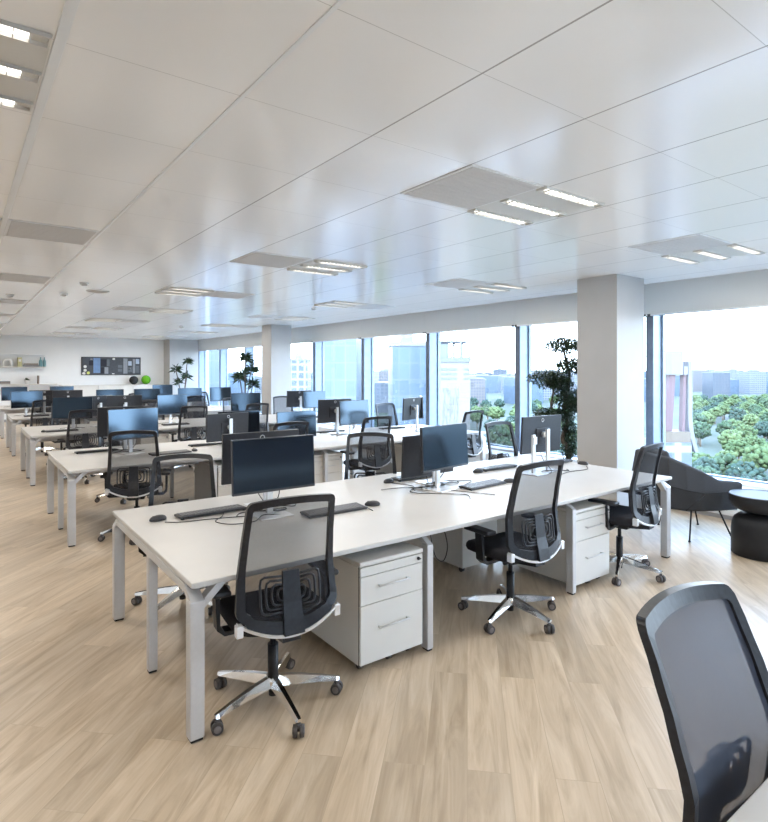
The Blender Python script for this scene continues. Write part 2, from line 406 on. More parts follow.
for i, y in enumerate(rows):
    off = 0 if i in (0, 1) else None
    for j in range(3):
        if i <= 1: lx = (-.06, 3.19, 5.87)[j]; vx = (-.70, 2.57, 5.23)[j]
        elif i % 2 == 0: lx = (-.05, 3.25, 5.9)[j]; vx = (.61, 2.57, 5.25)[j]
        else: lx = (-.06, 2.60, 5.24)[j]; vx = (.61, 3.25, 5.90)[j]
        place(lp, (lx, y, H), 0, 'three-tube ceiling light, %s, %s' % (rown[i], coln[j]), 'tube lights in the ceiling')
        LIGHTS.append((lx, y))
        place(vp, (vx, y, H), 0, 'square grey ceiling vent, %s, %s' % (rown[i], coln[j]), 'square grey ceiling vents')
for y in rows[1:]:
    pass
def make_detector():
    t = thing('smoke_detector', cat='smoke detector')
    MB().lathe([(.055, 0), (.055, -.012), (.045, -.02)], 20).build('base_plate', M['wall'], t)
    MB().lathe([(.036, -.02), (.034, -.038), (.022, -.045)], 20).build('sensor_head', M['vent'], t)
    return t
dt = make_detector()
for (x, y, s) in [(1.31, 8.27, 'left of the fourth light column'), (5.2, 9.11, 'above the middle windows'), (.62, 10.2, 'farthest left on the ceiling'), (1.25, 9.6, 'above the third desk row'), (4.6, 14.9, 'near the far column')]:
    place(dt, (x, y, H), 0, 'small round ceiling smoke detector ' + s, 'smoke detectors')
def make_speaker_grille():
    t = thing('ceiling_diffuser', cat='ceiling diffuser')
    MB().lathe([(.15, 0), (.15, -.006), (.13, -.010)], 28).build('rim', M['wall'], t)
    g = MB()
    for k in range(4):
        r = .03+k*.028
        g.lathe([(r+.010, -.010), (r+.010, -.016), (r, -.018), (r-.006, -.012)], 24)
    g.build('diffuser_rings', M['vent'], t)
    return t
place(make_speaker_grille(), (1.6, 9.0, H), 0, 'round slotted ceiling diffuser in the far left part of the ceiling')

# ------------------------------------------------------------------ task chair (user faces +Y, back at -Y)
RECL = 0.0
def prof(z):      # y of the backrest surface at height z
    return prof0(z) - RECL*max(0, z-.72)
def prof0(z):
    P = [(.42, -.275), (.50, -.262), (.62, -.235), (.75, -.222), (.90, -.248), (1.0, -.272), (1.12, -.305)]
    if z <= P[0][0]: return P[0][1]
    for (z0, y0), (z1, y1) in zip(P, P[1:]):
        if z <= z1:
            k = (z-z0)/(z1-z0); k = k*k*(3-2*k)*.5 + k*.5
            return y0+(y1-y0)*k
    return P[-1][1]
def bp(x, z, d=0): return Vector((x, prof(z) + .55*x*x + d, z))
def rtrap(wt, wm, wb, zt, zb, arct, arcb, rt, rb, n=9, m=14, q=6):
    """rounded trapezoid as a loop of (x,z): bulging sides, arched top, sagging bottom"""
    def hw(z):
        k = (z-zb)/(zt-zb)
        return (wb*(1-k)**2 + 2*wm*k*(1-k) + wt*k*k)
    def top(x): return zt - arct*(x/wt)**2
    def bot(x): return zb + arcb*(x/wb)**2
    L = []
    for i in range(m+1):
        x = -wt+rt + 2*(wt-rt)*i/m; L.append((x, top(x)))
    zr = top(wt)
    for i in range(1, q):
        a = PI/2*i/q; L.append((wt-rt+rt*math.sin(a)-.0, top(wt-rt)-rt+rt*math.cos(a)))
    z0 = top(wt-rt)-rt; z1 = bot(wb)+rb
    for i in range(n+1):
        z = z0+(z1-z0)*i/n; L.append((hw(z), z))
    for i in range(1, q):
        a = PI/2*i/q; L.append((hw(z1)-rb+rb*math.cos(a), z1-rb*math.sin(a)))
    xb = hw(z1)-rb
    for i in range(m+1):
        x = xb - 2*xb*i/m; L.append((x, bot(x)))
    right = L[m+1:m+1+(q-1)+(n+1)+(q-1)]
    for (x, z) in right[::-1]: L.append((-x, z))
    return L
def band(mb, outer, inner, d0, d1, mi=0):
    n = len(outer)
    a = [[mb.bm.verts.new(bp(x, z, d)) for (x, z) in L] for L, d in ((outer, d0), (outer, d1), (inner, d1), (inner, d0))]
    for i in range(n):
        j = (i+1) % n
        for r in range(4):
            A, B = a[r], a[(r+1) % 4]
            f = mb.bm.faces.new((A[i], A[j], B[j], B[i])); f.material_index = mi; f.smooth = False
def make_chair(meshmat, name='task_chair'):
    t = thing(name, cat='chair')
    # five-star base
    b = MB(); b.lathe([(.034, .085), (.040, .10), (.040, .125), (.03, .14)], 20)
    angs = [rad(55+72*k) for k in range(5)]
    for a in angs:
        c, s = math.cos(a), math.sin(a)
        rings = []
        for r, w, zt, zb in ((.03, .024, .140, .090), (.12, .022, .130, .086), (.24, .018, .110, .080), (.325, .016, .092, .072), (.34, .012, .088, .074)):
            rings.append([(r*c-w*s*sg, r*s+w*c*sg, z) for sg, z in ((-1, zb), (-.55, zt), (.55, zt), (1, zb))])
        b.loft(rings, True, True, smooth=False)
    base = b.build('star_base', M['chrome'], t)
    for a in angs:
        c, s = math.cos(a), math.sin(a); px, py = .328*c, .328*s
        k = MB()
        ta = a+1.1; dx, dy = math.cos(ta), math.sin(ta)
        for sg in (-1, 1):
            k.cyl((px+dx*.006*sg, py+dy*.006*sg, .029), (px+dx*.026*sg, py+dy*.026*sg, .029), .0285, .027, 18)
            k.cyl((px+dx*.026*sg, py+dy*.026*sg, .029), (px+dx*.0285*sg, py+dy*.0285*sg, .029), .017, .015, 14, mi=1)
        k.cyl((px, py, .030), (px, py, .074), .009, .009, 10)
        k.box(px-.012, px+.012, py-.012, py+.012, .045, .062, .003)
        k.build('castor', [M['rubber'], M['castor_hub']], base)
    MB().cyl((0, 0, .07), (0, 0, .30), .027, .027, 18).cyl((0, 0, .30), (0, 0, .40), .015, .015, 14).cyl((0, 0, .04), (0, 0, .09), .022, .022, 14).build('gas_lift', M['black'], t)
    # tilt mechanism
    me = MB().box(-.085, .085, -.10, .12, .385, .435, .014)
    me.box(-.20, .20, -.03, .03, .405, .432, .006)
    me.cyl((.08, .04, .405), (.26, .05, .41), .006, .006, 8)
    me.prism([(-.26, .445), (-.08, .432), (-.08, .392), (-.26, .415)], -.045, .045, 'x')
    me.build('tilt_mechanism', M['black'], t)
    # seat: rounded cushion
    rings = []
    def seat_ring(sx, z, dz=0):
        L = []
        for i in range(40):
            a = 2*PI*i/40; ca, sa = math.cos(a), math.sin(a)
            x = .245*sx*abs(ca)**.45*(1 if ca >= 0 else -1); y = .235*sx*abs(sa)**.45*(1 if sa >= 0 else -1)
            zz = z + .010*(abs(x)/.245)**2 - .018*max(0, (y-.12)/.12)**2
            L.append((x, y+.02, zz))
        return L
    for sx, z in ((.80, .435), (.96, .442), (1.0, .462), (.99, .485), (.94, .500), (.80, .507), (.4, .505)): rings.append(seat_ring(sx, z))
    MB().loft(rings).build('seat', M['seatfab'], t)
    # armrests
    for s in (-1, 1):
        a = MB()
        path = [(s*.17, .0, .418), (s*.255, .0, .418), (s*.283, .0, .45), (s*.285, .005, .54), (s*.285, .01, .62)]
        rg = []
        for i, p in enumerate(path):
            w = .034 if i < 3 else .030
            nx = (0, 1) if i < 2 else ((.7, .7) if i == 2 else (1, 0))
            th = .011
            rg.append([(p[0]+nx[0]*th*q[0]*s, p[1]+w*q[1], p[2]+ (-th*q[0] if nx[1] else 0)) for q in ((-1, -1), (1, -1), (1, 1), (-1, 1))])
        a.loft(rg, smooth=False)
        ar = a.build('armrest', M['black'], t)
        MB().box(s*.282-.043, s*.282+.043, -.105, .125, .618, .647, .012, 3).build('arm_pad', M['frame'], ar)
    # back frame
    o = rtrap(.215, .236, .264, 1.105, .455, .018, .075, .026, .050)
    i_ = rtrap(.190, .208, .214, 1.070, .520, .016, .045, .012, .030)
    f = MB(); band(f, o, i_, -.012, .013); fr = f.build('back_frame', M['frame'], t)
    # mesh panel as a grid between the side bars
    g = MB(); nz, nx = 16, 10
    def ihw(z):
        k = (z-.52)/(1.068-.52); return .216*(1-k)**2+2*.211*k*(1-k)+.194*k*k
    vv = []
    for r in range(nz+1):
        row = []
        for c in range(nx+1):
            u = -1+2*c/nx; z0 = .518+.046*u*u; z1 = 1.072-.020*u*u
            z = z0+(z1-z0)*r/nz; row.append(g.bm.verts.new(bp(u*ihw(z), z, .004)))
        vv.append(row)
    for r in range(nz):
        for c in range(nx):
            q = g.bm.faces.new((vv[r][c], vv[r][c+1], vv[r+1][c+1], vv[r+1][c])); q.smooth = True
    g.build('mesh_back', meshmat, t)
    # lumbar support: nested rounded ribs either side of the spine
    lu = MB()
    for sg in (-1, 1):
        for k in range(4):
            w = .148-.026*k; zt = .725-.019*k; zb = .565+.016*k
            pts = []
            for (x, z) in ((.045, zt), (w-.02, zt+.004), (w-.005, zt-.006), (w, zt-.03), (w, zb+.03), (w-.006, zb+.008), (w-.02, zb), (.045, zb)):
                pts.append(bp(sg*x, z, -.022))
            lu.tube(pts, .0062, 6)
    lu.build('lumbar_support', M['frame'], t)
    sp = MB(); rg = []
    for k in range(9):
        z = .462+k*.0355; w = .050-.010*k/8; th = .016-.006*k/8
        rg.append([bp(-w, z, -.018-th), bp(w, z, -.018-th), bp(w, z, -.010), bp(-w, z, -.010)])
    sp.loft(rg, smooth=False).build('back_spine', M['frame'], t)
    # silver bow under the back with end tabs
    tr = MB(); rg = []
    for k in range(21):
        x = -.250+.5*k/20; z = .452+.078*(x/.25)**2
        p = bp(x, z)
        rg.append([p+Vector((0, -.018, .008)), p+Vector((0, .012, .008)), p+Vector((0, .012, -.006)), p+Vector((0, -.018, -.006))])
    tr.loft(rg, smooth=False)
    for s in (-1, 1):
        p = bp(s*.243, .525)
        tr.box(p.x-.016, p.x+.016, p.y-.024, p.y+.016, .478, .532, .004)
    tr.build('silver_bow', M['trim_silver'], t)
    return t
chair = make_chair(M['mesh'])
CH = 'task chairs at the bench desks'
def chair_at(x, y, deg, where):
    o = place(chair, (x, y, 0), rad(deg), 'black mesh chair ' + where, CH)
    o.scale = (1, 1, .945 if 162 == deg else 1)
    return o
chair_at(1.285, 2.67, -6, 'in front at the left end of the nearest long desk')
chair_at(3.045, 2.63, -2, 'at the middle of the nearest long desk, right of the drawer unit')
chair_at(4.43, 2.65, 8, 'at the right end of the nearest long desk, before the armchair')
chair_at(1.30, 4.18, 162, 'facing the camera across the left end of the nearest long desk')
chair_at(2.95, 4.15, 146, 'facing the camera behind the middle of the nearest long desk')
chair_at(4.93, 4.16, 182, 'facing the camera at the right end behind the nearest long desk')
# second row
chair_at(1.46, 6.18, -20, 'at the left end of the second desk row, before a blue screen')
chair_at(3.05, 6.12, 0, 'second from the left before the second desk row')
chair_at(4.28, 6.14, 0, 'third from the left before the second desk row')
chair_at(6.01, 6.16, 7, 'at the right end before the second desk row, near the windows')
chair_at(6.10, 7.86, 185, 'behind the right end of the second desk row')
chair_at(1.75, 8.05, 200, 'behind the left end of the second desk row')
# third row
chair_at(1.52, 9.74, 0, 'at the left end before the third desk row, beside a dark screen')
chair_at(3.15, 9.72, -4, 'second from the left before the third desk row')
chair_at(4.25, 9.74, 4, 'third from the left before the third desk row')
chair_at(4.72, 11.5, 182, 'behind the third desk row, left of the far column plant')
chair_at(5.85, 11.45, 178, 'behind the third desk row, beside the far column')
chair_at(3.0, 11.5, 170, 'behind the middle of the third desk row')
chair_at(1.6, 11.6, 190, 'behind the left end of the third desk row')
# fourth row
chair_at(1.35, 13.3, 6, 'at the left end before the fourth desk row')
chair_at(2.75, 13.3, -6, 'second from the left before the fourth desk row')
chair_at(4.35, 13.3, 0, 'third from the left before the fourth desk row')
chair_at(3.65, 15.2, 175, 'behind the middle of the fourth desk row')
chair_at(5.3, 15.2, 186, 'behind the right part of the fourth desk row')
chair_at(1.9, 16.9, -5, 'at the left before the fifth desk row')
chair_at(4.2, 16.9, 8, 'in the middle before the fifth desk row')
RECL = .15
near = make_chair(M['mesh_near'])
near.location = (1.515, .40, 0); near.rotation_euler = (0, 0, rad(178))
tag(near, 'large black mesh-back task chair cut off in the bottom right corner of the view', 'chair', CH)

# ------------------------------------------------------------------ bench desks
def make_desk(x0, x1, y0, name_label, D=1.65, bay=1.42):
    t = thing('bench_desk', (x0, y0, 0), 0, label=name_label, cat='desk', group='long white bench desks')
    L = x1-x0; n = round(L/bay); w = L/n
    MB().box(0, L, 0, D, .704, .73, .005, 2).build('desktop', M['desk'], t)
    MB().box(.02, L-.02, .025, .032, .694, .7035).box(.02, L-.02, D-.032, D-.025, .694, .7035).build('edge_rail', M['desk_edge'], t)
    for y in (.30, D-.30):
        MB().box(.05, L-.05, y-.02, y+.02, .655, .700, .004).build('cross_beam', M['silver'], t)
    MB().box(.1, L-.1, D/2-.12, D/2+.12, .56, .566).box(.1, L-.1, D/2-.12, D/2-.114, .566, .62).box(.1, L-.1, D/2+.114, D/2+.12, .566, .62).build('cable_tray', M['silver'], t)
    for k in range(n+1):
        x = k*w; end = k in (0, n)
        if k == 0: xa = -.004
        elif k == n: xa = L-.065
        else: xa = x-.025
        wd = .068 if end else .045
        MB().box(xa+.006, xa+wd-.006, .10, D-.10, .655, .700, .004).build('end_beam', M['silver'], t)
        for (ya, yb) in (((.012, .075), (D-.075, D-.012)) if True else ()):
            lg = MB().box(xa, xa+wd, ya, yb, .012, .640, .006)
            # sloping shoulder from post to the beam
            if ya < D/2: lg.prism([(ya, .640), (yb, .640), (yb+.10, .700), (yb+.04, .700)], xa+.004, xa+wd-.004, 'x')
            else: lg.prism([(yb, .640), (ya, .640), (ya-.10, .700), (ya-.04, .700)], xa+.004, xa+wd-.004, 'x')
            if end:
                sg = 1 if k == 0 else -1; xs = xa+wd if k == 0 else xa
                lg.prism([(xs, .60), (xs, .645), (xs+sg*.06, .704), (xs+sg*.11, .704)], ya+.006, yb-.006, 'y')
            l_ = lg.build('leg', M['silver'], t)
            MB().box(xa+.006, xa+wd-.006, ya+.006, yb-.006, 0, .013, .002).build('foot', M['black'], l_)
        if end:
            ym = D/2-.05
            l_ = MB().box(xa+.01, xa+wd-.008, ym-.025, ym+.025, .012, .700, .006).build('leg', M['silver'], t)
            MB().box(xa+.014, xa+wd-.012, ym-.02, ym+.02, 0, .013, .002).build('foot', M['black'], l_)
    return t
make_desk(.84, 5.15, 2.57, 'nearest full long white bench desk with silver legs in the foreground')
make_desk(.84, 6.55, 6.14, 'second long white bench desk, behind the foreground one')
make_desk(.84, 6.55, 9.71, 'third long white bench desk, with four screens facing the camera')
make_desk(.84, 6.0, 13.30, 'fourth long white bench desk, left of the far column')
make_desk(.84, 6.0, 16.90, 'farthest long white bench desk before the end wall')
make_desk(.95, 5.2, -1.06, 'white desk top just showing in the bottom right corner of the view', D=1.60)

# ------------------------------------------------------------------ drawer pedestals (front towards -Y)
def make_ped():
    t = thing('drawer_pedestal', cat='drawer unit')
    W, D = .45, .78
    MB().box(-W/2, W/2, .0, D, .05, .595, .003).build('body', M['cabinet'], t)
    MB().box(-W/2-.004, W/2+.004, -.022, D+.004, .598, .625, .008, 3).build('top_panel', M['cabinet'], t)
    MB().box(-W/2, W/2, -.004, -.0005, .05, .595).build('front_gap', M['gap'], t)
    for nme, z0, z1, h in (('pencil_drawer', .545, .594, 0), ('drawer', .385, .541, 1), ('drawer', .055, .381, 1)):
        d = MB().box(-W/2+.0015, W/2-.0015, -.021, -.0045, z0, z1, .0015).build(nme, M['cabinet'], t)
        if h:
            zc = z1-.062 if z1 > .5 else z1-.135
            q = MB().cyl((-.11, -.044, zc), (.11, -.044, zc), .0055, .0055, 10)
            for x in (-.10, .10): q.cyl((x, -.021, zc), (x, -.044, zc), .0045, .0045, 8)
            q.build('handle', M['silver'], d)
    MB().cyl((W/2-.035, -.028, .572), (W/2-.035, -.021, .572), .010, .010, 14).box(W/2-.043, W/2-.027, -.040, -.028, .569, .575, .001).build('lock', M['black'], t)
    for x, y in ((-W/2+.05, .06), (W/2-.05, .06), (-W/2+.05, D-.06), (W/2-.05, D-.06), (0.02, .05)):
        MB().cyl((x-.014, y, .022), (x+.014, y, .022), .022, .022, 14).cyl((x, y, .03), (x, y, .052), .008, .008, 8).build('castor', M['rubber'], t)
    return t
ped = make_ped(); PG = 'white drawer pedestals under the desks'
def ped_at(x, y, deg, where): place(ped, (x, y, 0), rad(deg), 'white drawer unit on castors ' + where, PG)
ped_at(2.0, 2.62, 0, 'under the nearest desk, between the two front chairs')
ped_at(3.975, 2.62, 0, 'under the nearest desk, left of its right front chair')
ped_at(2.36, 4.17, 180, 'under the back side of the nearest desk, middle left')
ped_at(3.56, 4.17, 180, 'under the back side of the nearest desk, middle right')
for x, y, d, s in ((2.55, 6.24, 0, 'under the second desk row, left part'), (4.0-.25, 6.24, 0, 'under the second desk row, middle'), (5.3, 6.24, 0, 'under the second desk row, right part'),
                (2.6, 9.82, 0, 'under the third desk row, left part'), (4.95, 9.82, 0, 'under the third desk row, right part'), (2.0, 13.4, 0, 'under the fourth desk row')):
    ped_at(x, y, d, s)

# ------------------------------------------------------------------ monitors (screen faces -Y)
def make_monitor(drop=0.0, tilt=3, scr='screen', back='screen_back'):
    t = thing('monitor', cat='monitor')
    W, Hh = .58, .35; zc = .345-drop
    T = Matrix.Translation((0, -.045, zc)) @ Matrix.Rotation(rad(-tilt), 4, 'X')
    bd = MB().box(-W/2, W/2, -.010, .012, -Hh/2, Hh/2, .003, T=T)
    bd.box(-.10, .10, .011, .022, -.10, .06, .006, T=T)
    hs = bd.build('housing', M[back], t)
    MB().box(-W/2+.006, W/2-.006, -.0115, -.0102, -Hh/2+.016, Hh/2-.006, T=T).build('screen', M[scr], t)
    lg = MB()
    t2 = bmesh.new(); lg.bm.free(); lg.bm = t2
    pts = [T @ Vector((.016*math.cos(2*PI*k/20), .0125, .135+.016*math.sin(2*PI*k/20))) for k in range(20)]
    lg.tube(pts+[pts[0]], .0028, 6)
    lg.build('round_emblem', M['logo'], hs)
    MB().box(-.022, .022, .022, .044, .008, .40-drop*.5, .004).cyl((0, .022, zc), (0, -.02, zc-.003), .028, .028, 14).build('stand_pole', M['trim_silver'], t)
    MB().box(-.115, .115, -.10, .10, 0, .009, .004).build('stand_base', M['trim_silver'], t)
    cb = MB(); pts = [(.05, -.02, zc-.16), (.06, .03, zc-.24), (.035, .09, .03), (.08, .13, .004), (.16, .12, .004), (.10, .05, .012), (-.06, .12, .012), (-.15, .16, .004), (-.2, .1, .004)]
    cb.tube(smooth_path(pts), .0034, 6).build('cable', M['cable'], t)
    return t
def smooth_path(P, k=6):
    P = [Vector(p) for p in P]; out = []
    for i in range(len(P)-1):
        p0 = P[max(0, i-1)]; p1 = P[i]; p2 = P[i+1]; p3 = P[min(len(P)-1, i+2)]
        for j in range(k):
            s = j/k
            out.append(.5*((2*p1)+(-p0+p2)*s+(2*p0-5*p1+4*p2-p3)*s*s+(-p0+3*p1-3*p2+p3)*s**3))
    out.append(P[-1]); return out
mon = make_monitor(0, 3); monlow = make_monitor(.11, 3)
MG = 'monitors on the bench desks'
def mon_at(x, y, deg, where, low=False, back=False):
    return place(monlow if low else mon, (x, y, .73), rad(deg+(180 if back else 0)), ('monitor seen from behind, ' if back else 'monitor facing the camera, ')+where, MG)
# nearest desk
mon_at(1.66, 3.47, -1, 'large black one before the front left chair')
mon_at(1.74, 3.76, 0, 'dark edge showing left behind the large black screen', back=True)
mon_at(3.12, 3.42, 9, 'grey-blue one in the middle of the nearest desk')
mon_at(3.24, 3.66, 0, 'black back left behind the grey-blue screen', back=True, low=True)
mon_at(4.50, 3.46, 0, 'bluish back with round emblem beside the column', back=True)
# second row
mon_at(1.60, 7.0, 12, 'steel-blue one at the left of the second row')
mon_at(1.60, 7.36, 0, 'black edge left behind the steel-blue screen', back=True)
mon_at(2.76, 6.98, 8, 'black back with emblem above the large black screen', back=True, low=True)
mon_at(3.02, 7.34, 0, 'pale strip right of the black back in the second row', low=True)
mon_at(3.62, 6.85, 0, 'low slate one above a chair in the second row', low=True)
mon_at(4.60, 6.95, 10, 'grey one before the middle windows in the second row')
mon_at(4.56, 7.32, 0, 'black back left behind the grey screen of the second row', back=True)
mon_at(5.84, 7.0, 18, 'tilted dark back at the right end of the second row', back=True)
mon_at(6.2, 7.34, 52, 'narrow edge-on one at the right end of the second row')
# third row
mon_at(1.50, 10.5, -16, 'dark slate one at the left of the third row')
mon_at(1.93, 10.72, 30, 'small pale back beside the dark slate screen', back=True)
mon_at(2.32, 10.62, 4, 'black back with white stand, above the steel-blue screen', back=True)
mon_at(3.05, 10.46, 14, 'light blue one in the middle of the third row')
mon_at(4.42, 10.4, -4, 'wide dark one under the far plant')
mon_at(5.94, 10.45, 8, 'grey one right of the far column')
mon_at(5.85, 10.85, 0, 'black back behind the screen right of the far column', back=True)
# fourth and fifth row
mon_at(1.14, 14.05, 10, 'light blue one at the very left end of the fourth row')
mon_at(1.50, 14.35, -10, 'black back next to the light blue screen of the fourth row', back=True)
mon_at(1.92, 14.12, 0, 'black back with pale stand in the fourth row', back=True)
mon_at(2.75, 14.1, 3, 'dark one under the pin board in the fourth row')
mon_at(3.55, 14.1, 0, 'dark grey one under the green ball')
mon_at(4.55, 14.1, 0, 'wide grey one right of the green ball in the fourth row')
mon_at(5.35, 14.2, 8, 'light blue one left of the far plant in the fourth row')
mon_at(1.16, 17.65, 8, 'blue one at the left of the farthest desk')
mon_at(2.25, 17.7, 6, 'light blue one left of the pin board on the farthest desk')
mon_at(4.9, 17.7, 0, 'blue-grey one at the right of the farthest desk')
# stand with no monitor beside the third monitor of the nearest desk
es = thing('monitor_stand', (4.27, 3.40, .73), rad(8), label='bare silver monitor stand without a screen, left of the monitor by the column', cat='monitor stand')
MB().box(-.024, .024, .0, .022, .008, .36, .004).box(-.03, .03, -.012, .0, .27, .34, .004).build('stand_pole', M['trim_silver'], es)
MB().box(-.11, .11, -.09, .10, 0, .009, .004).build('stand_base', M['trim_silver'], es)

# ------------------------------------------------------------------ keyboards, mice, cables
def make_keyboard():
    t = thing('keyboard', cat='keyboard')
    T = Matrix.Rotation(rad(3), 4, 'X')
    MB().box(-.225, .225, -.07, .07, .004, .018, .004, T=T).box(-.22, -.20, .045, .06, 0, .012).box(.20, .22, .045, .06, 0, .012).build('keyboard_body', M['kb'], t)
    k = MB()
    for r in range(6):
        for c in range(20):
            x = -.212+c*.0214; y = -.058+r*.0195
            if r == 0 and 3 < c < 9:
                if c == 4: k.box(x, x+.10, y, y+.0165, .018, .0225, T=T)
                continue
            k.box(x, x+.0178, y, y+.0165, .018, .0225, T=T)
    k.build('keys', M['key'], t)
    return t
kb = make_keyboard()
def make_mouse():
    t = thing('mouse', cat='computer mouse')
    rings = []
    for z, s in ((.001, .92), (.006, 1), (.016, .97), (.025, .82), (.031, .55), (.034, .2)):
        rings.append([(.031*s*math.cos(a)*(1-.12*math.sin(a)), .056*s*math.sin(a)-.006*(1-s), z) for a in [2*PI*k/20 for k in range(20)]])
    MB().loft(rings).build('mouse_body', M['kb'], t)
    MB().cyl((-.004, .03, .026), (.004, .03, .026), .008, .008, 12).build('scroll_wheel', M['castor_hub'], t)
    return t
ms = make_mouse()
KG = 'black keyboards on the desks'; MSG = 'black mice on the desks'
def kb_at(x, y, deg, where): place(kb, (x, y, .731), rad(deg), 'black keyboard ' + where, KG)
def ms_at(x, y, deg, where): place(ms, (x, y, .731), rad(deg), 'small black mouse ' + where, MSG)
kb_at(1.36, 3.76, 181, 'left of the large black screen, facing the far chair')
ms_at(1.02, 3.78, 100, 'near the left end of the nearest desk')
kb_at(2.04, 3.30, -1, 'seen through and right of the front left chair back')
ms_at(2.35, 3.29, 60, 'right of the keyboard beside the front left chair')
kb_at(3.48, 3.30, 4, 'before the grey-blue screen on the nearest desk')
ms_at(3.77, 3.27, 70, 'between the middle screen and the middle chair')
kb_at(3.25, 3.92, 183, 'behind the grey-blue screen on the nearest desk')
ms_at(2.94, 3.88, 100, 'left behind the grey-blue screen')
kb_at(4.20, 3.80, 180, 'behind the top of the middle chair')
ms_at(3.90, 3.76, 80, 'alone on the nearest desk, right of the middle screen')
kb_at(4.93, 3.66, 184, 'beside the column at the right end of the nearest desk')
ms_at(5.08, 3.44, 10, 'at the right end of the nearest desk by the column')
kb_at(1.30, 7.38, 180, 'at the left end of the second row')
kb_at(1.95, 6.72, 4, 'right of the steel-blue screen on the second row')
ms_at(2.24, 6.76, 0, 'right of the steel-blue screen on the second row')
kb_at(2.55, 7.20, 178, 'left of the dark back with emblem on the second row')
kb_at(4.62, 7.58, 180, 'under the grey screen on the second row')
kb_at(5.72, 7.45, 176, 'before the windows on the second row')
kb_at(1.3, 10.2, 3, 'before the slate screen on the third row')
ms_at(1.05, 10.2, 0, 'at the left end of the third row')
kb_at(3.05, 10.2, 0, 'before the light blue screen on the third row')
kb_at(5.9, 10.1, 0, 'at the right end of the third row')
kb_at(1.3, 13.8, 0, 'before the light blue screen on the fourth row')
def cable(pts, label, r=.003):
    MB().tube(smooth_path([(x, y, z) for x, y, z in pts]), r, 6).build('cable', M['cable'], label=label, cat='cable', group='loose black cables')
Z = .7345
cable([(1.42, 3.70, Z), (1.38, 3.62, Z), (1.30, 3.52, Z), (1.36, 3.40, Z), (1.50, 3.38, Z), (1.60, 3.46, Z+.01), (1.72, 3.42, Z)], 'thin black cable looping left of the large black screen')
cable([(1.04, 3.70, Z), (1.12, 3.64, Z), (1.30, 3.60, Z), (1.55, 3.52, Z)], 'thin mouse cable along the keyboard at the left desk end')
cable([(2.26, 3.16, Z), (2.28, 3.34, Z), (2.16, 3.42, Z), (2.02, 3.34, Z), (1.85, 3.40, Z)], 'thin looping cable behind the mouse right of the front left chair')
cable([(2.94, 3.84, Z), (3.0, 3.62, Z), (2.84, 3.46, Z), (2.96, 3.30, Z), (3.12, 3.14, Z), (3.05, 3.02, Z)], 'black cable tangle left of the middle screen foot')
cable([(2.70, 3.66, Z), (2.85, 3.64, Z), (3.05, 3.50, Z), (3.2, 3.2, Z), (3.30, 3.0, Z)], 'black cable crossing under the middle screen')
cable([(3.25, 3.84, Z), (3.42, 3.6, Z), (3.55, 3.5, Z), (3.3, 3.38, Z)], 'black cable right behind the middle screen')
cable([(4.35, 3.20, Z), (4.6, 3.26, Z), (4.85, 3.24, Z), (5.02, 3.36, Z)], 'straight black cable on the desk beside the column')
cable([(2.50, 2.86, .70), (2.52, 2.86, .58), (2.60, 2.9, .42), (2.72, 2.95, .36), (2.80, 3.0, .45), (2.82, 3.1, .62)], 'black cable hanging in a loop below the nearest desk', .004)

